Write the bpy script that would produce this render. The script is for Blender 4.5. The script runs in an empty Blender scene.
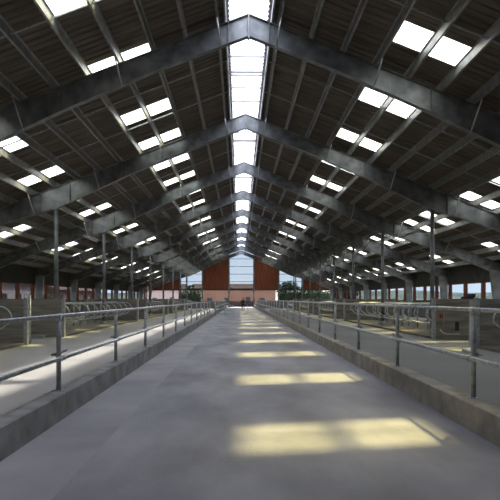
import bpy, bmesh, math, random
from mathutils import Vector, Matrix
random.seed(7)
S = bpy.context.scene
COL = S.collection
R = math.radians

# ------------------------------------------------------------------ numbers of the place (metres)
EYE = 1.6
XC = 0.30                      # ridge line
SL = 0.393                     # roof slope
B = 9.47                       # bay
F1 = 17.64                     # first frame in view
FR = [F1 + B * (n - 1) for n in range(-1, 11)]   # all frames, FR[2] is the first in view
Y0, Y1 = FR[0] - 1.5, FR[-1]
HALF = 17.7                    # ridge to side wall
ZR = 10.88                     # top of rafter at ridge
ZS = 11.20                     # underside of sheets at ridge
def zs(l): return ZS - SL * l
LK = [1.0 + 1.065 * k for k in range(16)]        # purlin lines
ORD = ['first','second','third','fourth','fifth','sixth','seventh','eighth','ninth','tenth','eleventh','twelfth','thirteenth','fourteenth','fifteenth','sixteenth','seventeenth','eighteenth','nineteenth','twentieth']

# ------------------------------------------------------------------ materials
def mat(name, c, rough=0.7, metal=0.0, var=0.25, scale=3.0, bump=0.0, bscale=40.0, spec=0.4, c2=None, detail=5, stretch=(1,1,1)):
    m = bpy.data.materials.new(name); m.use_nodes = True
    nt = m.node_tree; b = nt.nodes['Principled BSDF']
    b.inputs['Roughness'].default_value = rough
    b.inputs['Metallic'].default_value = metal
    b.inputs['Specular IOR Level'].default_value = spec
    tc = nt.nodes.new('ShaderNodeTexCoord')
    mp = nt.nodes.new('ShaderNodeMapping'); mp.inputs['Scale'].default_value = stretch
    nt.links.new(tc.outputs['Object'], mp.inputs['Vector'])
    n = nt.nodes.new('ShaderNodeTexNoise'); n.inputs['Scale'].default_value = scale; n.inputs['Detail'].default_value = detail
    nt.links.new(mp.outputs['Vector'], n.inputs['Vector'])
    cr = nt.nodes.new('ShaderNodeValToRGB')
    if c2 is None: c2 = tuple(min(1, x * (1 + var)) for x in c)
    c1 = tuple(x * (1 - var) for x in c)
    cr.color_ramp.elements[0].position = 0.32; cr.color_ramp.elements[1].position = 0.68
    cr.color_ramp.elements[0].color = (*c1, 1); cr.color_ramp.elements[1].color = (*c2, 1)
    nt.links.new(n.outputs['Fac'], cr.inputs['Fac'])
    nt.links.new(cr.outputs['Color'], b.inputs['Base Color'])
    if bump:
        n2 = nt.nodes.new('ShaderNodeTexNoise'); n2.inputs['Scale'].default_value = bscale; n2.inputs['Detail'].default_value = 4
        nt.links.new(mp.outputs['Vector'], n2.inputs['Vector'])
        bp = nt.nodes.new('ShaderNodeBump'); bp.inputs['Strength'].default_value = bump; bp.inputs['Distance'].default_value = 0.02
        nt.links.new(n2.outputs['Fac'], bp.inputs['Height']); nt.links.new(bp.outputs['Normal'], b.inputs['Normal'])
    return m

def sheet_mat(name, tint, through, diff, diffcol):
    """weathered translucent roofing: part of the light goes straight through, part is scattered"""
    m = bpy.data.materials.new(name); m.use_nodes = True
    nt = m.node_tree; nt.nodes.clear()
    out = nt.nodes.new('ShaderNodeOutputMaterial')
    t = nt.nodes.new('ShaderNodeBsdfTransparent'); t.inputs['Color'].default_value = (*[through * x for x in tint], 1)
    d = nt.nodes.new('ShaderNodeBsdfTranslucent'); d.inputs['Color'].default_value = (*diffcol, 1)
    mx = nt.nodes.new('ShaderNodeMixShader'); mx.inputs['Fac'].default_value = diff
    nt.links.new(t.outputs[0], mx.inputs[1]); nt.links.new(d.outputs[0], mx.inputs[2])
    nt.links.new(mx.outputs[0], out.inputs['Surface'])
    return m

def glass_mat(name, tint, gloss=0.05):
    m = bpy.data.materials.new(name); m.use_nodes = True
    nt = m.node_tree; nt.nodes.clear()
    out = nt.nodes.new('ShaderNodeOutputMaterial')
    t = nt.nodes.new('ShaderNodeBsdfTransparent'); t.inputs['Color'].default_value = (*tint, 1)
    g = nt.nodes.new('ShaderNodeBsdfGlossy'); g.inputs['Roughness'].default_value = 0.15
    mx = nt.nodes.new('ShaderNodeMixShader'); mx.inputs['Fac'].default_value = gloss
    nt.links.new(t.outputs[0], mx.inputs[1]); nt.links.new(g.outputs[0], mx.inputs[2])
    nt.links.new(mx.outputs[0], out.inputs['Surface'])
    return m

M = {}
M['sheet'] = mat('roof sheet', (0.13, 0.108, 0.094), 0.9, var=0.3, scale=1.2, stretch=(0.4, 3, 1))
M['steel'] = mat('frame steel', (0.17, 0.178, 0.18), 0.42, 0.45, var=0.4, scale=2.2, c2=(0.26, 0.27, 0.272))
M['purlin'] = mat('purlin steel', (0.28, 0.28, 0.27), 0.45, 0.45, var=0.25, scale=4)
M['galv'] = mat('galvanised pipe', (0.52, 0.54, 0.55), 0.38, 0.7, var=0.25, scale=12)
M['galv_dull'] = mat('dull galvanised steel', (0.4, 0.42, 0.43), 0.5, 0.6, var=0.3, scale=9)
M['lane'] = mat('lane concrete', (0.305, 0.298, 0.325), 0.66, var=0.33, scale=0.9, stretch=(1, 0.45, 1), bump=0.25, bscale=25, detail=9)
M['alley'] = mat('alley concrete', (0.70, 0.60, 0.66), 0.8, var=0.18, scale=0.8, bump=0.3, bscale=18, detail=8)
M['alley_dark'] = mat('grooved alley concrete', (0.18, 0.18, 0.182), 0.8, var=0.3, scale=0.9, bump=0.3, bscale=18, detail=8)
M['kerb'] = mat('kerb concrete', (0.25, 0.25, 0.243), 0.85, var=0.3, scale=2.5, bump=0.3, bscale=20, detail=8)
M['kerb_tan'] = mat('tan kerb concrete', (0.31, 0.275, 0.235), 0.85, var=0.3, scale=2.5, bump=0.3, bscale=20, detail=8)
M['strip'] = mat('smooth feed strip concrete', (0.36, 0.352, 0.365), 0.7, var=0.18, scale=0.7, bump=0.2, bscale=22, detail=8)
M['panel'] = mat('weathered plank wall', (0.235, 0.215, 0.185), 0.85, var=0.35, scale=2.2, bump=0.3, bscale=14, stretch=(0.4, 1, 4))
M['bed'] = mat('sandy stall bed', (0.15, 0.135, 0.11), 0.95, var=0.3, scale=3, bump=0.5, bscale=12)
M['wall'] = mat('side wall block', (0.15, 0.15, 0.145), 0.9, var=0.3, scale=1.5)
M['clad'] = mat('dark side cladding', (0.05, 0.048, 0.045), 0.9, var=0.3, scale=1.5)
M['stanchion'] = mat('pale grey stanchion', (0.27, 0.27, 0.265), 0.7, var=0.2, scale=2)
M['orange'] = mat('rust orange timber', (0.22, 0.055, 0.02), 0.7, var=0.3, scale=3, stretch=(1, 1, 0.2))
M['rust'] = mat('red brown end cladding', (0.19, 0.05, 0.016), 0.75, var=0.3, scale=1.6, stretch=(3, 1, 0.3))
M['dark'] = mat('dark painted metal', (0.03, 0.03, 0.032), 0.6, var=0.3, scale=3)
M['white'] = mat('white lamp housing', (0.85, 0.85, 0.83), 0.5, var=0.1, scale=4)
M['lens'] = mat('unlit lamp diffuser', (0.85, 0.85, 0.82), 0.3, var=0.1, scale=4)
M['cable'] = mat('grey cable', (0.16, 0.16, 0.16), 0.6, var=0.1)
M['rooflight'] = sheet_mat('yellowed rooflight sheet', (1.0, 0.94, 0.44), 0.9, 0.45, (0.76, 0.80, 0.92))
M['ridge'] = sheet_mat('clear ridge sheet', (0.97, 0.97, 1.0), 0.95, 0.25, (0.85, 0.87, 0.92))
M['pane'] = glass_mat('window pane', (0.42, 0.45, 0.47))
M['gable_pane'] = glass_mat('dimmed end glazing', (0.40, 0.42, 0.43), 0.04)  # glass darkened to hold down the bright sky behind the end wall
M['yard'] = mat('pale outdoor concrete', (0.24, 0.235, 0.22), 0.9, var=0.15, scale=0.15)
M['grass'] = mat('field grass', (0.045, 0.085, 0.03), 0.95, var=0.4, scale=0.05, c2=(0.13, 0.13, 0.05))
M['hill'] = mat('far hillside', (0.06, 0.10, 0.085), 0.95, var=0.45, scale=0.02, c2=(0.16, 0.18, 0.12))
M['hedge'] = mat('dark hedge leaves', (0.02, 0.035, 0.016), 0.9, var=0.5, scale=1.2)
M['leaf'] = mat('tree leaves', (0.03, 0.055, 0.022), 0.9, var=0.5, scale=0.8)
M['bark'] = mat('bark', (0.06, 0.045, 0.03), 0.95, var=0.3)
M['salmon'] = mat('salmon render', (0.115, 0.058, 0.036), 0.9, var=0.12, scale=0.4)
M['pinkwall'] = mat('pale pink render', (0.22, 0.165, 0.15), 0.9, var=0.12, scale=0.4)
M['rooftile'] = mat('brown roof tiles', (0.10, 0.055, 0.04), 0.9, var=0.3, scale=1.5)
M['darkwin'] = mat('dark house window', (0.02, 0.022, 0.025), 0.2, var=0.2)
M['skin'] = mat('skin', (0.35, 0.2, 0.14), 0.6, var=0.1)
M['jacket'] = mat('dark maroon jacket', (0.045, 0.022, 0.018), 0.85, var=0.2)
M['trouser'] = mat('dark trousers', (0.02, 0.02, 0.024), 0.85, var=0.2)
M['boot'] = mat('black rubber boot', (0.012, 0.012, 0.012), 0.5, var=0.1)
M['hose'] = mat('dark hose', (0.03, 0.028, 0.026), 0.5, var=0.1)
M['hair'] = mat('dark hair', (0.02, 0.013, 0.01), 0.7, var=0.2)

# grooves on the right alley (cast-in lines across the concrete)
def add_grooves(m, axis, scale):
    nt = m.node_tree; b = nt.nodes['Principled BSDF']
    tc = nt.nodes.new('ShaderNodeTexCoord')
    w = nt.nodes.new('ShaderNodeTexWave'); w.bands_direction = axis; w.inputs['Scale'].default_value = scale
    nt.links.new(tc.outputs['Object'], w.inputs['Vector'])
    bp = nt.nodes.new('ShaderNodeBump'); bp.inputs['Strength'].default_value = 0.6; bp.inputs['Distance'].default_value = 0.03
    nt.links.new(w.outputs['Fac'], bp.inputs['Height'])
    old = b.inputs['Normal'].links
    if old: nt.links.new(old[0].from_socket, bp.inputs['Normal'])
    nt.links.new(bp.outputs['Normal'], b.inputs['Normal'])
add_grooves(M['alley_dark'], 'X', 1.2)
add_grooves(M['rust'], 'X', 1.0)

# ------------------------------------------------------------------ geometry helpers
def box(bm, x0, x1, y0, y1, z0, z1, mi=0):
    v = [bm.verts.new((x, y, z)) for z in (z0, z1) for y in (y0, y1) for x in (x0, x1)]
    for q in ((0,2,3,1),(4,5,7,6),(0,1,5,4),(2,6,7,3),(0,4,6,2),(1,3,7,5)):
        f = bm.faces.new([v[i] for i in q]); f.material_index = mi

def prism(bm, poly, y0, y1):
    """polygon in XZ extruded along Y"""
    a = [bm.verts.new((x, y0, z)) for x, z in poly]; b = [bm.verts.new((x, y1, z)) for x, z in poly]
    bm.faces.new(a); bm.faces.new(list(reversed(b)))
    n = len(poly)
    for i in range(n):
        bm.faces.new((a[i], b[i], b[(i+1) % n], a[(i+1) % n]))

def prism_y(bm, poly, x0, x1):
    """polygon in YZ extruded along X"""
    a = [bm.verts.new((x0, y, z)) for y, z in poly]; b = [bm.verts.new((x1, y, z)) for y, z in poly]
    bm.faces.new(list(reversed(a))); bm.faces.new(b)
    n = len(poly)
    for i in range(n):
        bm.faces.new((a[i], a[(i+1) % n], b[(i+1) % n], b[i]))

def tube(bm, pts, r, seg=8, cap=True):
    pts = [Vector(p) for p in pts]
    rings = []
    rr = r if isinstance(r, (list, tuple)) else [r] * len(pts)
    up = None
    for i, p in enumerate(pts):
        if i == 0: d = pts[1] - p
        elif i == len(pts) - 1: d = p - pts[i-1]
        else: d = (pts[i+1] - p).normalized() + (p - pts[i-1]).normalized()
        d.normalize()
        if up is None:
            up = Vector((0, 0, 1)) if abs(d.z) < 0.9 else Vector((1, 0, 0))
        s = d.cross(up).normalized(); up = s.cross(d).normalized()
        rings.append([bm.verts.new(p + (s * math.cos(a) + up * math.sin(a)) * rr[i]) for a in [2*math.pi*k/seg for k in range(seg)]])
    for a, b in zip(rings, rings[1:]):
        for k in range(seg):
            f = bm.faces.new((a[k], a[(k+1) % seg], b[(k+1) % seg], b[k])); f.smooth = True
    if cap:
        bm.faces.new(list(reversed(rings[0]))); bm.faces.new(rings[-1])

def arc(c, rad, a0, a1, n, plane='xz', y=0):
    out = []
    for i in range(n + 1):
        a = R(a0 + (a1 - a0) * i / n)
        out.append((c[0] + rad * math.cos(a), y, c[1] + rad * math.sin(a)))
    return out

def obj(name, bm, m, parent=None, loc=None):
    bmesh.ops.recalc_face_normals(bm, faces=bm.faces)
    me = bpy.data.meshes.new(name); bm.to_mesh(me); bm.free()
    for x in (m if isinstance(m, (list, tuple)) else [m]): me.materials.append(x)
    o = bpy.data.objects.new(name, me); COL.objects.link(o)
    if parent is not None: o.parent = parent
    if loc: o.location = loc
    return o

def tag(o, label, cat, group=None):
    o['label'] = label; o['category'] = cat
    if group: o['group'] = group
    return o
def thing(name, label, cat, loc=(0,0,0), group=None, rz=0):
    o = bpy.data.objects.new(name, None); COL.objects.link(o); o.location = loc; o.rotation_euler.z = rz
    o.empty_display_size = 0.3
    return tag(o, label, cat, group)
def struct(name, bm, m, parent=None, loc=None):
    o = obj(name, bm, m, parent, loc)
    if parent is None: o['kind'] = 'structure'
    return o
def copy_tree(o, parent=None):
    c = o.copy(); COL.objects.link(c)
    if parent is not None: c.parent = parent
    for ch in list(o.children): copy_tree(ch, c)
    return c
def NB(): return bmesh.new()

# ------------------------------------------------------------------ floors and kerbs
KL, KR = -2.35, 2.80           # inner kerb faces
KH = 0.34
AZ = -0.27                     # level of the two walking alleys, below the lane
bm = NB(); box(bm, KL + 0.85, KR, Y0, Y1 + 0.35, -0.2, 0); struct('floor', bm, M['lane'])
bm = NB(); box(bm, KL, KL + 0.85, Y0, Y1 + 0.35, -0.2, 0.0); struct('floor_strip', bm, M['strip'])
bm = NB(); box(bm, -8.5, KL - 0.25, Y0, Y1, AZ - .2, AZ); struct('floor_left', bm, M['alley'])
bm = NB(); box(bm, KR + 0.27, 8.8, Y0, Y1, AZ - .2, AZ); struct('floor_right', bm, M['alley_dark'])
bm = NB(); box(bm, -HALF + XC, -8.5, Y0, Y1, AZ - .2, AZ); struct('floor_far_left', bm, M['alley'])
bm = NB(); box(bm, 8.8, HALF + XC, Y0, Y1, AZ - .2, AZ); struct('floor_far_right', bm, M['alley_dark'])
def kerb(name, x0, x1, m, slope):
    bm = NB()
    # kerb of cast lengths with thin joints
    y = Y0
    while y < Y1:
        L = min(3.4, Y1 - y)
        prism(bm, [(x0, AZ - .1), (x1, AZ - .1), (x1, KH - 0.015), (x1 - 0.02 * slope, KH), (x0 + 0.02, KH), (x0, KH - 0.02)] if slope > 0 else
                  [(x0, AZ - .1), (x1, AZ - .1), (x1, KH - 0.02), (x1 - 0.02, KH), (x0 + 0.02, KH), (x0, KH - 0.015)], y + 0.006, y + L - 0.006)
        y += L
    box(bm, x0 + 0.01, x1 - 0.01, Y0, Y1, AZ - .1, KH - 0.012)
    struct(name, bm, m)
kerb('trim_1', KL - 0.25, KL, M['kerb'], 1)
kerb('trim_2', KR, KR + 0.27, M['kerb_tan'], -1)
# joint across the lane where the left railing is interrupted
bm = NB(); box(bm, KL, 0.7, 50.2, 50.45, -0.1, 0.004); struct('trim_3', bm, M['dark'])

# ------------------------------------------------------------------ pipe railings along the lane
def railing(name, label, x, ys, ztop, zlow, yend, side):
    t = thing(name, label, 'railing', (x, ys[0], KH))
    def P(yy): return yy - ys[0]
    bm = NB(); tube(bm, [(0, P(ys[0] - 3.3), ztop - KH), (0, P(yend), ztop - KH)], 0.027, 10); obj('top_rail', bm, M['galv'], t)
    bm = NB(); tube(bm, [(side * 0.055, P(ys[0] - 3.3), zlow - KH), (side * 0.055, P(yend), zlow - KH)], 0.027, 10); obj('lower_rail', bm, M['galv'], t)
    # one post with its clamps, then copies
    bm = NB(); tube(bm, [(0, 0, 0), (0, 0, ztop - KH - 0.0)], 0.034, 12)
    box(bm, -0.06, 0.06, -0.06, 0.06, 0.0, 0.012)
    p0 = obj('post', bm, M['galv_dull'], t)
    bm = NB(); tube(bm, [(0, 0, zlow - KH - 0.035), (0, 0, zlow - KH + 0.035)], 0.045, 12)
    tube(bm, [(side * 0.055, -0.05, zlow - KH), (side * 0.055, 0.06, zlow - KH)], 0.037, 10)
    tube(bm, [(-side * 0.05, -0.03, zlow - KH + 0.05), (-side * 0.02, 0.35, zlow - KH + 0.075)], 0.024, 8)
    tube(bm, [(-side * 0.05, -0.03, zlow - KH + 0.05), (-side * 0.09, -0.05, zlow - KH + 0.05)], 0.016, 8)
    c0 = obj('clamp', bm, M['galv_dull'], p0)
    bm = NB(); tube(bm, [(0, -0.05, ztop - KH), (0, 0.05, ztop - KH)], 0.036, 10); tube(bm, [(0, 0, ztop - KH - 0.07), (0, 0, ztop - KH - 0.0)], 0.042, 10)
    obj('tee_fitting', bm, M['galv'], p0)
    for y in ys[1:]:
        c = copy_tree(p0, t); c.location = (0, P(y), 0)
    return t
railing('pipe_railing', 'two-bar galvanised pipe railing on the left kerb of the lane', -2.5, [7.52 + 3.44 * i for i in range(12)], 1.365, 0.785, 47.0, 1)
railing('pipe_railing', 'longer two-bar galvanised pipe railing on the tan right kerb of the lane', 2.97, [6.8 + 3.3 * i for i in range(28)], 1.465, 0.85, 98.0, -1)
railing('pipe_railing', 'far pipe railing on the left kerb, beyond the gate', -2.5, [57.0 + 3.44 * i for i in range(12)], 1.365, 0.785, 97.0, 1)

# gate across the left half of the lane at the crossing
g = thing('pipe_gate', 'grey pipe gate standing across the left half of the lane, far end', 'gate', (-2.3, 51.2, 0))
bm = NB()
for z in (0.25, 0.5, 0.75, 1.0): tube(bm, [(0, 0, z), (1.75, 0, z)], 0.022, 8)
obj('bars', bm, M['galv_dull'], g)
bm = NB(); tube(bm, [(0, 0, 0), (0, 0, 1.25)], 0.045, 10); obj('gate_post', bm, M['galv_dull'], g)
bm = NB(); tube(bm, [(0, 0, 0.12), (1.75, 0, 0.12), (1.75, 0, 1.2), (0, 0, 1.2)], 0.028, 8); tube(bm, [(0.9, 0, 0.12), (0.9, 0, 1.2)], 0.022, 8); tube(bm, [(1.75, 0, 0), (1.75, 0, 0.12)], 0.028, 8); obj('gate_frame', bm, M['galv_dull'], g)

# ------------------------------------------------------------------ portal frames
def depth(l):
    K = [(0, .72), (3, .70), (6, .82), (8.2, 1.0), (9.44, 1.10), (11, .92), (14, .70), (HALF, .80)]
    for (a, da), (b, db) in zip(K, K[1:]):
        if a <= l <= b: return da + (db - da) * (l - a) / (b - a)
    return .8
def ztop(l): return ZR - SL * l
LS = [0, 1.5, 3, 4.5, 6, 7.1, 8.2, 9.44, 10.2, 11, 12.5, 14, 16, HALF - 0.15]
def make_frame():
    root = thing('portal_frame', 'x', 'portal frame', (XC, 0, 0))
    for s in (-1, 1):
        bm = NB()
        for a, b in zip(LS, LS[1:]):
            za, zb = ztop(a), ztop(b); ba, bb = za - depth(a), zb - depth(b)
            prism(bm, [(s*a, ba), (s*b, bb), (s*b, zb), (s*a, za)], -0.008, 0.008)          # web
            prism(bm, [(s*a, za - 0.022), (s*b, zb - 0.022), (s*b, zb), (s*a, za)], -0.11, 0.11)  # top flange
            prism(bm, [(s*a, ba), (s*b, bb), (s*b, bb + 0.022), (s*a, ba + 0.022)], -0.11, 0.11)  # bottom flange
        obj('rafter', bm, M['steel'], root)
        # stanchion leg against the side wall, tapered
        bm = NB()
        x1 = HALF - 0.16; zt = ztop(x1)
        prism(bm, [(s*(x1 - 0.34), AZ), (s*x1, AZ), (s*x1, zt - 0.5), (s*(x1 - 0.72), zt - 0.35)], -0.13, 0.13)
        obj('stanchion', bm, M['stanchion'], root)
        # bracing bars from purlin to lower flange, and web stiffeners
        for l in (1.0, 4.2, 7.39, 10.585, 13.78):
            bm = NB()
            tube(bm, [(s*(l + 0.02), -0.62, zs(l) - 0.335), (s*(l - 0.10), -0.05, ztop(l) - depth(l) + 0.03)], 0.028, 6)
            obj('brace', bm, M['galv'], root)
        for l in (0.66, 6.0, 8.75, 10.2):
            bm = NB(); d = depth(l)
            prism(bm, [(s*l - 0.012, ztop(l) - d + 0.02), (s*l + 0.012, ztop(l) - d + 0.02), (s*l + 0.012, ztop(l) - 0.02), (s*l - 0.012, ztop(l) - 0.02)], -0.105, 0.105)
            obj('stiffener', bm, M['steel'], root)
    bm = NB(); box(bm, -0.02, 0.02, -0.12, 0.12, ZR - 0.80, ZR + 0.04)
    for z in (ZR - 0.76, ZR - 0.5, ZR - 0.2, ZR - 0.04):
        tube(bm, [(-0.045, -0.07, z), (0.045, -0.07, z)], 0.018, 6); tube(bm, [(-0.045, 0.07, z), (0.045, 0.07, z)], 0.018, 6)
    obj('apex_plate', bm, M['purlin'], root)
    return root
f0 = make_frame()
vis = FR[2:]
for i, y in enumerate(vis):
    o = f0 if i == 0 else copy_tree(f0)
    o.location = (XC, y, 0)
    if i == 0: o['label'] = 'nearest grey steel roof frame, its peak at the top of the view'
    elif i == len(vis) - 1: o['label'] = 'last grey steel roof frame, set against the end wall'
    else: o['label'] = 'grey steel roof frame spanning the barn, %s from the nearest' % ORD[i]

# columns carrying the frames
def make_column():
    t = thing('roof_column', 'x', 'column')
    h = ztop(9.44) - depth(9.44)
    bm = NB(); tube(bm, [(0, 0, AZ), (0, 0, h - 0.015)], 0.105, 16); obj('shaft', bm, M['steel'], t)
    bm = NB(); box(bm, -0.2, 0.2, -0.12, 0.12, h - 0.02, h); obj('cap_plate', bm, M['steel'], t)
    bm = NB(); tube(bm, [(0, 0, AZ), (0, 0, 0.1)], 0.17, 16); obj('footing', bm, M['kerb'], t)
    return t
c0 = make_column(); first = True
for s, sd in ((-1, 'left'), (1, 'right')):
    for i, y in enumerate(FR[3:-1]):
        o = c0 if first else copy_tree(c0); first = False
        o.location = (XC + s * 9.44, y, 0)
        o['label'] = 'tall round steel roof column in the %s stall row, %s' % (sd, 'nearest the camera' if i == 0 else ORD[i] + ' from the camera')

# ------------------------------------------------------------------ purlins and sag bars
for s, sd in ((-1, 'left'), (1, 'right')):
    for k, l in enumerate([0.74] + LK):
        bm = NB(); x = s * l
        zt = zs(l) - 0.01; h = 0.27; w = 0.05
        def zz(xx): return -SL * s * (xx - x)
        # Z section: web with two lips
        prism(bm, [(x - 0.006, zt - h), (x + 0.006, zt - h), (x + 0.006, zt), (x - 0.006, zt)], Y0 + 0.2, Y1 - 0.1)
        a, b = x, x + s * w
        prism(bm, [(a, zt - h), (b, zt - h + zz(b)), (b, zt - h + zz(b) + 0.01), (a, zt - h + 0.01)], Y0 + 0.2, Y1 - 0.1)
        c = x - s * w
        prism(bm, [(c, zt - 0.01 + zz(c)), (a, zt - 0.01), (a, zt), (c, zt + zz(c))], Y0 + 0.2, Y1 - 0.1)
        prism(bm, [(b - s*0.008, zt - h + zz(b)), (b, zt - h + zz(b)), (b, zt - h + zz(b) + 0.035), (b - s*0.008, zt - h + zz(b) + 0.035)], Y0 + 0.2, Y1 - 0.1)
        o = obj('purlin', bm, M['purlin']); o.location = (XC, 0, 0)
        tag(o, ('long steel purlin edging the bright ridge strip on the %s slope' % sd) if k == 0 else
               'long steel purlin under the %s roof slope, %s out from the ridge strip' % (sd, ORD[k]), 'purlin', 'purlins of the %s slope' % sd)
sag = None
for i, y in enumerate(FR[1:-1]):
    for j, dy in enumerate((3.1, 6.15)):
        for s, sd in ((-1, 'left'), (1, 'right')):
            bm = NB()
            pts = [(s * 0.74, 0, zs(0.74) - 0.17), (s * LK[-1], 0, zs(LK[-1]) - 0.17)]
            prism(bm, [(pts[0][0], pts[0][2]), (pts[1][0], pts[1][2]), (pts[1][0], pts[1][2] + 0.045), (pts[0][0], pts[0][2] + 0.045)], -0.02, 0.02)
            o = obj('sag_bar', bm, M['galv_dull']); o.location = (XC, y + dy, 0)
            where = 'before the nearest roof frame' if i == 0 else 'behind the %s roof frame' % ('nearest' if i == 1 else ORD[i - 1])
            tag(o, 'thin steel bar across the %s purlins, %s of two %s' % (sd, ('nearer', 'farther')[j], where), 'sag bar', 'sag bars between purlins')

# ------------------------------------------------------------------ roof sheets with rooflights
RIB = 0.3
def ribbed(bm, x0, z0, x1, z1, y0, n):
    """trapezoid-ribbed sheet strip, n ribs of 0.3 m along Y, running up the slope"""
    prof = []
    for i in range(n):
        b = y0 + i * RIB
        prof += [(b, 0), (b + 0.16, 0), (b + 0.19, 0.035), (b + 0.27, 0.035)]
    prof.append((y0 + n * RIB, 0))
    a = [bm.verts.new((x0, y, z0 + h)) for y, h in prof]; b = [bm.verts.new((x1, y, z1 + h)) for y, h in prof]
    for i in range(len(prof) - 1):
        bm.faces.new((a[i], a[i+1], b[i+1], b[i]))
NR = int((Y1 - Y0) / RIB)
def rows_regular(start, step, n): return [start + step * i for i in range(n)]
def pat(offs): return [F1 + B * (n - 1) + o for n in range(0, 11) for o in offs]
H2 = B / 2
left_in = [9.2, 14.1, 18.35, 23.1, 26.85, 31.4, 35.7, 40.8, 45.4] + rows_regular(50.2, H2, 11)
right_in = [11.2, 15.95, 20.65] + rows_regular(25.4, H2, 17)
left_out = pat((3.7, 8.1)); right_out = pat((5.66, 9.2))
left_eav = pat((1.9, 5.9)); right_eav = pat((2.4, 7.1))
LIGHTS = {-1: {2: left_in, 3: left_in, 7: left_out, 8: left_out, 11: left_eav, 12: left_eav},
           1: {3: right_in, 4: right_in, 9: right_out, 10: right_out, 13: right_eav, 14: right_eav}}
wn = 0
for s, sd in ((-1, 'left'), (1, 'right')):
    bm = NB()
    edges = [0.62] + LK + [HALF + 0.5]
    base = None
    for k in range(len(edges) - 1):
        a, b = edges[k], edges[k + 1]
        rows = sorted(LIGHTS[s].get(k - 1, []))
        holes = []
        for yc in rows:
            i0 = int(round((yc - 0.6 - Y0) / RIB))
            if i0 > 0 and i0 + 4 < NR: holes.append(i0)
        i = 0
        for h in holes + [NR]:
            if h > i: ribbed(bm, s * a, zs(a), s * b, zs(b), Y0 + i * RIB, h - i)
            i = h + 4
        for h in holes:
            wn += 1
            if base is None:
                b2 = NB(); w = LK[1] - LK[0]
                ribbed(b2, 0, 0, s * w, -SL * w, 0, 4)
                base = struct('window_%d' % wn, b2, M['rooflight'])
                o = base
            else:
                o = base.copy(); o.name = 'window_%d' % wn; COL.objects.link(o)
            o.location = (XC + s * a, Y0 + h * RIB, zs(a))
    o = struct('ceiling_' + sd, bm, M['sheet']); o.location = (XC, 0, 0)
# ridge strip, one glazed length to a bay
rbase = None
for i, (ya, yb) in enumerate(zip(FR, FR[1:])):
    wn += 1
    if rbase is None:
        bm = NB()
        for s in (-1, 1):
            v = [bm.verts.new(p) for p in ((0, 0, ZS), (0, B - 0.02, ZS), (s * 0.66, B - 0.02, zs(0.66)), (s * 0.66, 0, zs(0.66)))]
            bm.faces.new(v)
        rbase = struct('window_%d' % wn, bm, M['ridge'])
        for dy, w in ((3.05, 0.05), (4.45, 0.09), (4.75, 0.06), (6.1, 0.05), (7.75, 0.06), (1.5, 0.04)):
            b2 = NB()
            box(b2, -0.72, 0.72, dy - w / 2, dy + w / 2, zs(0.66) - 0.09, zs(0.66) - 0.02)
            obj('glazing_bar', b2, M['purlin'], rbase)
        o = rbase
    else:
        o = copy_tree(rbase); o.name = 'window_%d' % wn
    o.location = (XC, ya, 0)

# ------------------------------------------------------------------ side walls with strip windows
WZ0, WZ1 = 1.48, 2.88
PB = B / 3
for s, sd in ((-1, 'left'), (1, 'right')):
    x0, x1 = XC + s * (HALF - 0.0), XC + s * (HALF + 0.22)
    x0, x1 = min(x0, x1), max(x0, x1)
    bm = NB()
    box(bm, x0, x1, Y0, Y1, AZ - .1, WZ0)
    box(bm, x0 - (0.06 if s > 0 else 0), x1 + (0.06 if s < 0 else 0), Y0, Y1, WZ0 - 0.08, WZ0 + 0.002)
    struct('wall_' + sd, bm, M['wall'])
    bm = NB(); box(bm, x0, x1, Y0, Y1, WZ1, zs(HALF) - 0.02)
    struct('wall_upper_' + sd, bm, M['clad'])
    wbase = None
    xm = XC + s * (HALF + 0.1)
    y = FR[0]
    n = int(round((Y1 - FR[0]) / PB))
    for i in range(n):
        wn += 1
        if wbase is None:
            bm = NB(); box(bm, -0.006, 0.006, 0.0, PB, WZ0, WZ1)
            wbase = struct('window_%d' % wn, bm, M['pane'])
            bm = NB(); box(bm, -0.11, 0.11, -0.16, 0.16, WZ0 + 0.004, WZ1); obj('window_post', bm, M['orange'], wbase)
            bm = NB(); box(bm, -0.06, 0.06, 0.16, PB - 0.16, WZ1 - 0.08, WZ1); obj('window_head', bm, M['orange'], wbase)
            o = wbase
        else:
            o = copy_tree(wbase); o.name = 'window_%d' % wn
        o.location = (xm, y + i * PB, 0)

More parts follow.
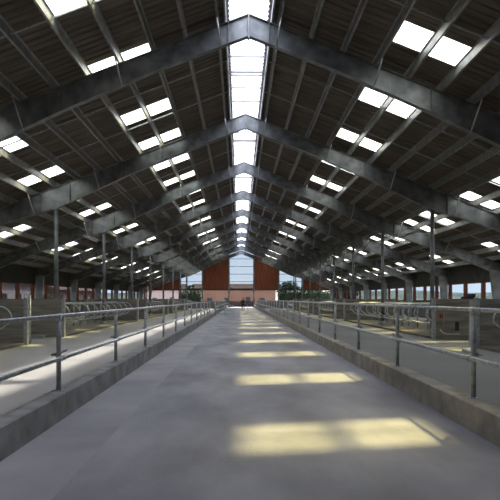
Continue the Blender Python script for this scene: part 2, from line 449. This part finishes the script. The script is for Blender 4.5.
# ------------------------------------------------------------------ end walls
def zroof(l): return zs(abs(l)) - 0.0
ZL = 3.45
bm = NB()
for a, b in ((-7.35, -2.3), (2.45, 7.2), (-HALF, -11.6), (11.8, HALF)):
    prism(bm, [(XC + a, ZL), (XC + b, ZL), (XC + b, zroof(b)), (XC + a, zroof(a))], Y1 + 0.15, Y1 + 0.25)
struct('wall_far', bm, M['rust'])
bm = NB()
box(bm, XC - HALF, XC + HALF, Y1 + 0.13, Y1 + 0.3, ZL - 0.22, ZL + 0.04)
struct('trim_4', bm, M['dark'])
for i, l in enumerate((-11.6, -7.35, -2.3, 2.45, 7.2, 11.8)):
    bm = NB(); box(bm, XC + l - 0.14, XC + l + 0.14, Y1 + 0.12, Y1 + 0.4, 0, zroof(l) - 0.02)
    struct('trim_%d' % (5 + i), bm, M['steel'])
for a, b, mull in ((-2.3, 2.45, ()), (-11.6, -7.35, (-10.3,)), (7.2, 11.8, (10.1,))):
    wn += 1
    bm = NB(); pts = [(XC + a, ZL), (XC + b, ZL), (XC + b, zroof(b))] + ([(XC, ZS)] if a < 0 < b else []) + [(XC + a, zroof(a))]
    prism(bm, pts, Y1 + 0.2, Y1 + 0.212)
    w = struct('window_%d' % wn, bm, M['gable_pane'])
    z = ZL + 1.45
    while z < max(zroof(a), zroof(b)) - 0.2:
        xa = a if z < zroof(a) else -(ZS - z) / SL if a < 0 else a
        xb = b if z < zroof(b) else (ZS - z) / SL
        bm = NB(); box(bm, XC + max(a, xa), XC + min(b, xb), Y1 + 0.16, Y1 + 0.24, z - 0.05, z + 0.05); obj('glazing_bar', bm, M['purlin'], w)
        z += 1.45
    for q in mull:
        bm = NB(); box(bm, XC + q - 0.09, XC + q + 0.09, Y1 + 0.16, Y1 + 0.3, 0, zroof(q) - 0.05); obj('mullion', bm, M['dark'], w)
# low barrier under the end opening: gates and low wall
bm = NB()
for a, b in ((-HALF, -2.44), (3.0, HALF)):
    box(bm, XC + a, XC + b, Y1 + 0.15, Y1 + 0.35, AZ - .1, 1.15)
struct('wall_far_low', bm, M['wall'])
g = thing('boarded_gate', 'low dark boarded gate closing the far end of the lane', 'gate', (XC - 2.2, Y1 + 0.3, 0))
bm = NB()
for z in (0.08, 0.3, 0.52, 0.74, 0.96): box(bm, 0, 4.6, -0.02, 0.02, z, z + 0.19)
obj('boards', bm, M['dark'], g)
for x in (0.1, 2.3, 4.5):
    bm = NB(); box(bm, x - 0.06, x + 0.06, 0.02, 0.1, 0.0, 1.25); obj('upright', bm, M['dark'], g)
bm = NB(); box(bm, XC - HALF, XC + HALF, Y0 - 0.2, Y0, -0.1, 4.2)
prism(bm, [(XC - HALF, 4.2), (XC + HALF, 4.2), (XC + HALF, zs(HALF)), (XC, ZS), (XC - HALF, zs(HALF))], Y0 - 0.2, Y0)
struct('wall_near', bm, M['clad'])

# ------------------------------------------------------------------ stall rows
BLK = [(8.0, 21.5), (26.0, 44.8), (49.2, 63.8), (68.2, 82.7), (87.2, 101.5)]
def make_divider():
    """cubicle divider; its rounded end points to +x (the alley) at x=0, back end at x=-2.1"""
    bm = NB()
    pts = [(-2.05, 0, 1.44), (-0.56, 0, 1.44)] + arc((-0.56, 0.94), 0.50, 90, 5, 9)[1:] + [(-0.09, 0, 0.88), (-0.20, 0, 0.80), (-0.38, 0, 0.65), (-0.62, 0, 0.52), (-0.9, 0, 0.44), (-1.3, 0, 0.41), (-1.75, 0, 0.46), (-2.05, 0, 0.56)]
    tube(bm, pts, 0.030, 8)
    o = obj('cubicle_divider', bm, M['galv'])
    bm = NB(); tube(bm, [(-2.05, 0, 0.0), (-2.05, 0, 1.54)], 0.04, 10); obj('support_post', bm, M['galv_dull'], o)
    bm = NB(); box(bm, -2.11, -1.99, -0.05, 0.05, 1.39, 1.49); obj('clamp', bm, M['galv_dull'], o)
    bm = NB(); box(bm, -2.11, -1.99, -0.05, 0.05, 0.51, 0.61); obj('clamp', bm, M['galv_dull'], o)
    return o
d0 = make_divider(); first = True
BED = AZ + 0.15
for s, sd, tip in ((-1, 'left', 8.45), (1, 'right', 8.75)):
    for bi, (ya, yb) in enumerate(BLK):
        if s > 0 and bi == 0: yb -= 1.8
        if s > 0 and bi == 1: ya -= 1.9
        pl = ('before the nearest crossing', 'after the nearest crossing', 'after the second crossing', 'after the third crossing', 'after the last crossing')[bi]
        bm = NB(); xa, xb = s * (tip - 0.02), s * (tip + 4.4)
        box(bm, min(xa, xb), max(xa, xb), ya + 0.11, yb - 0.11, AZ - 0.05, BED)
        struct('floor_bed_%s_%d' % (sd, bi + 1), bm, M['bed'])
        ys = []
        y = yb - 0.9 if bi == 0 else ya + 1.55
        while (y > 15.5) if bi == 0 else (y < yb - 0.6):
            if min(abs(y - q) for q in FR) < 0.3: y += 0.45 if min(FR, key=lambda q: abs(q - y)) < y else -0.45
            ys.append(y); y += -1.8 if bi == 0 else 1.8
        for i, y in enumerate(ys):
            o = d0 if first else copy_tree(d0); first = False
            o.location = (s * (tip + 0.10), y, BED); o.rotation_euler.z = math.pi if s > 0 else 0
            ps = ('%s toward the camera' if bi == 0 else '%s along') % ORD[i]
            tag(o, 'curved steel divider, %s front stalls %s, %s' % (sd, pl, ps), 'stall divider', 'stall dividers of the %s front row' % sd)
        bm = NB(); tube(bm, [(s * (tip + 1.7), ya + 0.12, BED + 1.50), (s * (tip + 1.7), yb - 0.12, BED + 1.50)], 0.025, 8)
        tag(obj('neck_rail', bm, M['galv']), 'long steel neck rail over the %s front stalls %s' % (sd, pl), 'rail', 'neck rails')

# transverse end walls of the rows
def end_wall(s, sd, tip, y, label, zt=1.88, brackets=True):
    t = thing('stall_end_wall', label, 'stall wall', (s * tip, y, AZ))
    bm = NB()
    xa, xb = 0, s * 4.35
    for i in range(8):
        z = i * zt / 8
        box(bm, min(xa, xb), max(xa, xb), -0.07, 0.07, z + 0.003, z + zt / 8 - 0.003)
    box(bm, min(xa, xb) + 0.01, max(xa, xb) - 0.01, -0.06, 0.06, 0, zt - 0.005)
    obj('planks', bm, M['panel'], t)
    bm = NB(); box(bm, -0.07, 0.07, -0.1, 0.1, 0, zt + 0.03); obj('end_post', bm, M['galv_dull'], t)
    return t
for s, sd, tip, ea, eb in ((-1, 'left', 8.42, 0, 0), (1, 'right', 8.72, -1.8, -1.9)):
    for bi in range(4):
        ya = BLK[bi][1] + (ea if bi == 0 else 0); yb = BLK[bi + 1][0] + (eb if bi == 0 else 0)
        nm = ('nearest', 'second', 'third', 'last')[bi]
        a = end_wall(s, sd, tip, ya, 'weathered plank wall on the near side of the %s %s crossing' % (nm, sd))
        b = end_wall(s, sd, tip, yb, 'weathered plank wall on the far side of the %s %s crossing' % (nm, sd))
        if bi == 0:
            # gate posts and pipe fittings in the crossing
            if s > 0:
                bm = NB(); pts = [(0.55, -0.1, 1.05), (0.55, -0.1, 0.5)]
                tube(bm, [(0.25, -0.10, 0.50), (0.35, -0.16, 0.36), (0.5, -0.18, 0.30), (1.1, -0.18, 0.30)], 0.03, 8); obj('pipe', bm, M['galv'], b)
                bm = NB(); tube(bm, [(0.42, -0.10, 0.6), (0.42, -0.10, 1.25)], 0.02, 8); obj('conduit', bm, M['galv_dull'], b)
                bm = NB(); box(bm, 0.25, 0.38, -0.14, -0.07, 1.0, 1.2); obj('switch_box', bm, M['orange'], b)
                bm = NB(); box(bm, 0.95, 1.1, -0.14, -0.07, 0.45, 0.85); obj('bracket', bm, M['dark'], b)
                gp = thing('gate_post', 'dark steel gate post with a latch head beside the right crossing', 'gate post', (8.92, 20.6, AZ))
                bm = NB(); box(bm, -0.07, 0.07, -0.07, 0.07, 0, 1.98); obj('shaft', bm, M['galv_dull'], gp)
                bm = NB(); box(bm, -0.38, 0.10, -0.09, 0.09, 1.87, 1.96); box(bm, -0.16, 0.12, -0.10, 0.10, 1.95, 2.07); obj('latch', bm, M['dark'], gp)
            else:
                gp = thing('gate_post', 'pair of slim grey posts in the mouth of the left crossing', 'gate post', (-8.55, 22.2, AZ))
                for dx in (0.0, -0.2):
                    bm = NB(); tube(bm, [(dx, 0, 0), (dx, 0, 2.05)], 0.045, 10); obj('shaft', bm, M['galv_dull'], gp)
                bm = NB(); tube(bm, [(0, 0, 1.0), (-0.2, 0, 1.0)], 0.02, 8); obj('tie', bm, M['galv_dull'], gp)
                tr = thing('drinking_bowl', 'low grey drinking bowl on the floor of the left crossing', 'trough', (-9.4, 25.0, AZ))
                bm = NB(); box(bm, -0.42, 0.42, -0.2, 0.2, 0, 0.2); bmesh.ops.bevel(bm, geom=bm.edges[:], offset=0.03, segments=2, affect='EDGES'); obj('bowl', bm, M['galv_dull'], tr)
                bm = NB(); box(bm, -0.46, 0.46, -0.24, 0.24, 0.17, 0.215); obj('rim', bm, M['stanchion'], tr)

# ------------------------------------------------------------------ hanging lamps and cables
def lamp(s, sd, y, label, z=5.3):
    t = thing('strip_lamp', label, 'lamp', (XC + s * 9.35, y, z))
    bm = NB(); box(bm, -0.09, 0.09, -1.35, 1.35, 0.0, 0.07); prism(bm, [(-0.16, 0.0), (0.16, 0.0), (0.09, 0.05), (-0.09, 0.05)], -1.35, 1.35); obj('housing', bm, M['white'], t)
    bm = NB(); tube(bm, [(0, -1.3, -0.05), (0, 1.3, -0.05)], 0.045, 10); obj('diffuser', bm, M['lens'], t)
    for q in (-1.0, 1.0):
        bm = NB(); tube(bm, [(0, q, 0.06), (0, q, 0.31)], 0.012, 6); obj('hanger', bm, M['cable'], t)
for i, y in enumerate((33.2, 55.0, 71.5)):
    lamp(-1, 'left', y, 'long strip lamp hung over the left stall row, %s from the camera' % ('nearest', 'second', 'third')[i])
for i, y in enumerate((30.3, 51.0, 70.0)):
    lamp(1, 'right', y, 'long strip lamp hung over the right stall row, %s from the camera' % ('nearest', 'second', 'third')[i])
for s, sd in ((-1, 'left'), (1, 'right')):
    bm = NB(); pts = []
    for a, b in zip(FR[3:], FR[4:]):
        for j in range(8):
            q = j / 8; pts.append((XC + s * 9.33, a + (b - a) * q, 5.75 - 0.12 * 4 * q * (1 - q)))
    pts.append((XC + s * 9.33, FR[-1], 5.75))
    tube(bm, pts, 0.018, 6)
    tag(obj('lamp_cable', bm, M['cable']), 'grey cable strung along the %s row of roof columns' % sd, 'cable')

# ------------------------------------------------------------------ person with a hose far down the lane
def person(loc, label):
    me = bpy.data.meshes.new('person')
    J = {}
    def j(n, x, y, z, r): J[n] = (len(J), (x, y, z), r); return n
    j('pelvis', 0, 0, 0.95, .14); j('waist', 0, 0, 1.10, .135); j('chest', 0, 0.01, 1.30, .155); j('neck', 0, 0, 1.46, .065); j('head', 0, -0.01, 1.58, .09); j('crown', 0, -0.01, 1.68, .085)
    E = [('pelvis','waist'),('waist','chest'),('chest','neck'),('neck','head'),('head','crown')]
    for s, n in ((-1,'l'),(1,'r')):
        j(n+'hip', s*.10, 0, .88, .10); j(n+'knee', s*.12, -.03*s-.02, .50, .065); j(n+'ank', s*.13, .08*s, .10, .048); j(n+'toe', s*.15, .08*s-.17, .04, .04)
        j(n+'sho', s*.19, 0, 1.40, .065); j(n+'elb', s*.27, -.04, 1.14, .048); j(n+'wri', s*.22, -.26, 1.02, .033); j(n+'palm', s*.21, -.34, 1.01, .036)
        E += [('pelvis',n+'hip'),(n+'hip',n+'knee'),(n+'knee',n+'ank'),(n+'ank',n+'toe'),('chest',n+'sho'),(n+'sho',n+'elb'),(n+'elb',n+'wri'),(n+'wri',n+'palm')]
    me.from_pydata([v[1] for v in J.values()], [(J[a][0], J[b][0]) for a, b in E], [])
    o = bpy.data.objects.new('person_rig', me); COL.objects.link(o)
    md = o.modifiers.new('s', 'SKIN'); me_sv = me.skin_vertices[0].data
    for n, (i, p, r) in J.items():
        me_sv[i].radius = (r, r); me_sv[i].use_root = (n == 'pelvis')
    o.modifiers.new('d', 'SUBSURF').levels = 2
    dg = bpy.context.evaluated_depsgraph_get()
    m2 = bpy.data.meshes.new_from_object(o.evaluated_get(dg))
    bpy.data.objects.remove(o)
    bm = bmesh.new(); bm.from_mesh(m2)
    # fingers and thumbs, nose and ears belong to the same body mesh
    for s in (-1, 1):
        px, py, pz = s*.21, -.34, 1.01
        for q, ln in enumerate((.065, .075, .07, .055)):
            x = px + (q - 1.5) * .019
            tube(bm, [(x, py - .02, pz), (x, py - .02 - ln*.6, pz - .012), (x, py - .015 - ln*.6, pz - .04), (x, py - .03, pz - .055)], [.009, .009, .008, .007], 6)
        tube(bm, [(px - s*.03, py + .02, pz), (px - s*.055, py - .02, pz - .015), (px - s*.045, py - .05, pz - .035)], [.011, .010, .008], 6)
        tube(bm, [(s*.085, -.005, 1.56), (s*.1, .0, 1.60), (s*.088, .0, 1.635)], [.012, .018, .012], 6)
        tube(bm, [(s*.035, -.094, 1.615), (s*.035, -.105, 1.615)], [.014, .010], 8)
    tube(bm, [(0, -.095, 1.61), (0, -.125, 1.575), (0, -.10, 1.568)], [.009, .016, .010], 6)
    tube(bm, [(-.028, -.096, 1.54), (0, -.105, 1.538), (.028, -.096, 1.54)], [.006, .009, .006], 6)
    for f in bm.faces:
        c = f.calc_center_median()
        if c.z > 1.47 or (c.y < -.27 and c.z > .9): f.material_index = 0
        elif c.z > .93 : f.material_index = 1
        elif c.z > .34: f.material_index = 2
        else: f.material_index = 3
        f.smooth = True
    me3 = bpy.data.meshes.new('person'); bm.to_mesh(me3); bm.free()
    for m in ('skin', 'jacket', 'trouser', 'boot'): me3.materials.append(M[m])
    p = bpy.data.objects.new('person', me3); COL.objects.link(p); p.location = loc
    tag(p, label, 'person')
    bm = NB(); bmesh.ops.create_uvsphere(bm, u_segments=16, v_segments=10, radius=.1)
    for v in bm.verts:
        v.co.z *= .95
        if v.co.y < -.03 and v.co.z < .03: v.co *= .82
        if v.co.z < -.06: v.co.z = -.06
        v.co += Vector((0, .012, 1.66))
    for f in bm.faces: f.smooth = True
    obj('hair', bm, M['hair'], p)
    return p
pp = person((0.48, 72.0, -0.0), 'person in dark clothes standing far down the lane holding a hose')
bm = NB()
hp = []
A = [(0.27, 71.60, 0.98), (0.60, 71.3, 1.05), (0.95, 70.0, 0.9), (1.05, 67.0, 0.45), (0.98, 63.0, 0.06), (0.75, 58.5, 0.03), (0.35, 55.0, 0.03)]
for i in range(len(A) - 1):
    p0, p1, p2, p3 = [Vector(A[max(0, min(len(A) - 1, i + d))]) for d in (-1, 0, 1, 2)]
    for q in range(6):
        t = q / 6
        hp.append(tuple(0.5 * ((2*p1) + (p2 - p0)*t + (2*p0 - 5*p1 + 4*p2 - p3)*t*t + (3*p1 - p0 - 3*p2 + p3)*t**3)))
hp.append(A[-1])
hp = [(x, y, max(z, 0.032)) for x, y, z in hp]
tube(bm, hp, 0.03, 8)
tag(obj('hose', bm, M['hose']), 'dark hose curving from the person to the lane floor', 'hose')

# ------------------------------------------------------------------ outdoors
def ground_plate(name, m, x0, x1, y0, y1, z):
    bm = NB(); v = [bm.verts.new(p) for p in ((x0, y0, z), (x1, y0, z), (x1, y1, z), (x0, y1, z))]; bm.faces.new(v)
    return struct(name, bm, m)
ground_plate('ground_yard', M['yard'], -60, 70, -60, 220, -0.22)
ground_plate('ground_field', M['grass'], -900, 900, -300, 1500, -0.35)
def hills(name, m, f, seed):
    rnd = random.Random(seed); bm = NB()
    N = 70; rings = []
    for k in range(6):
        q = k / 5
        row = []
        for i in range(N + 1):
            x, y, h = f(i / N)
            n = 1 + 0.25 * math.sin(i * 0.37 + seed) + 0.12 * math.sin(i * 1.1 + 2 * seed) + rnd.uniform(-.03, .03)
            d = Vector((x, y)).normalized()
            hh = h * n * math.sin(q * math.pi / 2)
            row.append(bm.verts.new((x + d.x * 160 * q, y + d.y * 160 * q, -0.5 + hh)))
        rings.append(row)
    for a, b in zip(rings, rings[1:]):
        for i in range(N):
            fc = bm.faces.new((a[i], a[i+1], b[i+1], b[i])); fc.smooth = True
    struct(name, bm, m)
hills('hill_1', M['hill'], lambda t: (650 * math.cos(R(-25 + 150 * t)), 650 * math.sin(R(-25 + 150 * t)), 62 if t < .42 else 62 - 46 * min(1, (t - .42) / .15)), 1.0)
hills('hill_2', M['hill'], lambda t: (700 * math.cos(R(120 + 110 * t)), 700 * math.sin(R(120 + 110 * t)), 30), 2.3)

def building(name, label, x, y, w, d, h, wallm, rh, win, facing):
    t = thing(name, label, 'building', (x, y, -0.22))
    bm = NB(); box(bm, -w/2, w/2, -d/2, d/2, 0, h)
    obj('wall', bm, wallm, t)
    bm = NB()
    if w >= d:
        prism_y(bm, [(-d/2 - .4, h), (d/2 + .4, h), (0, h + rh)], -w/2 - .3, w/2 + .3)
    else:
        prism(bm, [(-w/2 - .4, h), (w/2 + .4, h), (0, h + rh)], -d/2 - .3, d/2 + .3)
    obj('roof', bm, M['rooftile'], t)
    for (u, z, ww, hh) in win:
        bm = NB()
        if facing == 'x+': box(bm, w/2 - .02, w/2 + .04, u - ww/2, u + ww/2, z, z + hh)
        elif facing == 'x-': box(bm, -w/2 - .04, -w/2 + .02, u - ww/2, u + ww/2, z, z + hh)
        else: box(bm, u - ww/2, u + ww/2, -d/2 - .04, -d/2 + .02, z, z + hh)
        obj('house_window', bm, M['darkwin'], t)
building('farm_building', 'long salmon rendered building beyond the open end of the barn', -1.0, 131, 19, 8, 4.3, M['salmon'], 1.2, [(-6, .9, 1.2, 1.2), (-2, .9, 1.2, 1.2), (3, 0.2, 1.1, 2.1), (6.3, .9, 1.2, 1.2)], 'y-')
building('farm_building', 'cream building with brown roof beyond the end wall, left of the salmon one', -17.5, 128, 9, 7, 3.9, M['pinkwall'], 1.5, [(-2, .9, 1, 1.2), (2, 0.2, 1, 2)], 'y-')
for i, (y, w, h, m) in enumerate(((38, 20, 3.4, 'pinkwall'), (66, 24, 3.7, 'pinkwall'), (96, 26, 3.3, 'salmon'))):
    building('farm_building', 'pale pink house outside the left windows, nearest the camera;pale pink house outside the left windows, middle of the row;salmon house outside the left windows, farthest from the camera'.split(';')[i],
             -32, y, 8, w, h, M[m], 1.8, [(-w/2 + 2.5 + 4.2 * k, 1.0, 1.3, 1.5) for k in range(int((w - 3) / 4.2) + 1)], 'x+')
# trees and hedges
def tree(x, y, h, r, label):
    rnd = random.Random(int(x * 7 + y))
    t = thing('tree', label, 'tree', (x, y, -0.3))
    bm = NB(); tube(bm, [(0, 0, 0), (0.1, 0, h * .35), (0, 0.1, h * .7)], [.22, .17, .08], 8); obj('trunk', bm, M['bark'], t)
    bm = NB()
    for i in range(700):
        v = Vector((rnd.gauss(0, 1), rnd.gauss(0, 1), rnd.gauss(0, 1))).normalized() * (rnd.random() ** .4)
        c = Vector((v.x * r, v.y * r, h * .62 + v.z * h * .36))
        s = rnd.uniform(.25, .5); a = Vector((rnd.gauss(0, 1), rnd.gauss(0, 1), rnd.gauss(0, 1))).normalized(); b = a.orthogonal().normalized(); d = a.cross(b)
        bm.faces.new([bm.verts.new(c + p) for p in (b * s, d * s * .6, -b * s, -d * s * .6)])
    obj('crown', bm, M['leaf'], t)
for i, (x, y, h, r, lb) in enumerate(((13.5, 150, 7.2, 3.2, 'round leafy tree seen through the right end window'), (21, 156, 6.5, 3.0, 'leafy tree beside the round tree, beyond the right end wall'),
        (-13, 158, 6.4, 3.4, 'leafy tree seen through the left end window'), (-22, 152, 6.0, 3, 'small leafy tree left of the one in the left end window'), (28, 140, 7.0, 3.4, 'leafy tree outside the far right corner of the barn'))):
    tree(x, y, h, r, lb)
def hedge(x0, x1, y, h, label):
    rnd = random.Random(int(x0 * 3))
    bm = NB()
    for i in range(int(abs(x1 - x0) * 240)):
        c = Vector((rnd.uniform(x0, x1), y + rnd.uniform(-.7, .7), rnd.random() ** .7 * h * (1 + .08 * math.sin(i))))
        s = rnd.uniform(.12, .26); a = Vector((rnd.gauss(0, 1), rnd.gauss(0, 1), rnd.gauss(0, 1))).normalized(); b = a.orthogonal().normalized(); d = a.cross(b)
        bm.faces.new([bm.verts.new(c + p) for p in (b * s, d * s * .6, -b * s, -d * s * .6)])
    box(bm, x0, x1, y - .45, y + .45, -0.25, h * .82)
    tag(obj('hedge', bm, M['hedge']), label, 'hedge')
hedge(-12.0, -7.6, 107, 3.2, 'dark hedge below the left end window')
hedge(7.6, 23.0, 107, 3.3, 'dark hedge below the right end window')

# ------------------------------------------------------------------ light
GLOW = 34.0
w = bpy.data.worlds.new('World'); S.world = w; w.use_nodes = True
nt = w.node_tree; bg = nt.nodes['Background']
tc = nt.nodes.new('ShaderNodeTexCoord')
sep = nt.nodes.new('ShaderNodeSeparateXYZ'); nt.links.new(tc.outputs['Generated'], sep.inputs[0])
cr = nt.nodes.new('ShaderNodeValToRGB')
cr.color_ramp.elements[0].position = 0.0; cr.color_ramp.elements[0].color = (0.80, 0.90, 1.06, 1)
cr.color_ramp.elements[1].position = 0.6; cr.color_ramp.elements[1].color = (0.66, 0.79, 1.10, 1)
nt.links.new(sep.outputs['Z'], cr.inputs['Fac'])
mp = nt.nodes.new('ShaderNodeMapping'); mp.inputs['Scale'].default_value = (1, 1, 3); nt.links.new(tc.outputs['Generated'], mp.inputs['Vector'])
nz = nt.nodes.new('ShaderNodeTexNoise'); nz.inputs['Scale'].default_value = 2.4; nz.inputs['Detail'].default_value = 6; nt.links.new(mp.outputs[0], nz.inputs['Vector'])
cr2 = nt.nodes.new('ShaderNodeValToRGB'); cr2.color_ramp.elements[0].position = .4; cr2.color_ramp.elements[0].color = (0, 0, 0, 1); cr2.color_ramp.elements[1].position = .7; cr2.color_ramp.elements[1].color = (.8, .8, .8, 1)
nt.links.new(nz.outputs['Fac'], cr2.inputs['Fac'])
mx = nt.nodes.new('ShaderNodeMixRGB'); mx.inputs['Color2'].default_value = (1.05, 1.05, 1.05, 1)
nt.links.new(cr2.outputs['Color'], mx.inputs['Fac']); nt.links.new(cr.outputs['Color'], mx.inputs['Color1'])
# glow added to the sky around the sun, widens and softens lit patches
SUNV = Vector((0.487, 0.54, 1.0)).normalized()
vm = nt.nodes.new('ShaderNodeVectorMath'); vm.operation = 'DOT_PRODUCT'; vm.inputs[1].default_value = SUNV
nt.links.new(tc.outputs['Generated'], vm.inputs[0])
pw = nt.nodes.new('ShaderNodeMath'); pw.operation = 'POWER'; pw.inputs[1].default_value = 110; pw.use_clamp = True
nt.links.new(vm.outputs['Value'], pw.inputs[0])
gl = nt.nodes.new('ShaderNodeMixRGB'); gl.blend_type = 'ADD'; gl.inputs['Fac'].default_value = 1
gc = nt.nodes.new('ShaderNodeMixRGB'); gc.blend_type = 'MULTIPLY'; gc.inputs['Fac'].default_value = 1; gc.inputs['Color2'].default_value = (GLOW, GLOW * 0.94, GLOW * 1.0, 1)
nt.links.new(pw.outputs[0], gc.inputs['Color1'])
nt.links.new(mx.outputs[0], gl.inputs['Color1']); nt.links.new(gc.outputs[0], gl.inputs['Color2'])
nt.links.new(gl.outputs[0], bg.inputs['Color'])
bg.inputs['Strength'].default_value = 4.4

sd_ = bpy.data.lights.new('Sun', 'SUN'); sd_.energy = 14.0; sd_.angle = R(2.0); sd_.color = (1.0, 0.93, 0.82)
so = bpy.data.objects.new('Sun', sd_); COL.objects.link(so); so.location = (30, 30, 60)
so.rotation_euler = Vector((-0.487, -0.54, -1.0)).to_track_quat('-Z', 'Y').to_euler()

# ------------------------------------------------------------------ camera
cam = bpy.data.cameras.new('Camera'); co = bpy.data.objects.new('Camera', cam); COL.objects.link(co)
cam.sensor_width = 36; cam.lens = 540 / 500 * 36; cam.clip_end = 3000
co.location = (0, 0, EYE)
co.rotation_euler = (R(90), 0, -math.atan(10.5 / 540))
cam.shift_y = 49 / 500
S.camera = co

S.view_settings.view_transform = 'Standard'; S.view_settings.look = 'None'
S.view_settings.gamma = 1; S.view_settings.exposure = 0.0
S.view_settings.use_curve_mapping = False
S.cycles.use_denoising = True
S.cycles.max_bounces = 10; S.cycles.diffuse_bounces = 5; S.cycles.transparent_max_bounces = 16
S.cycles.sample_clamp_indirect = 8.0
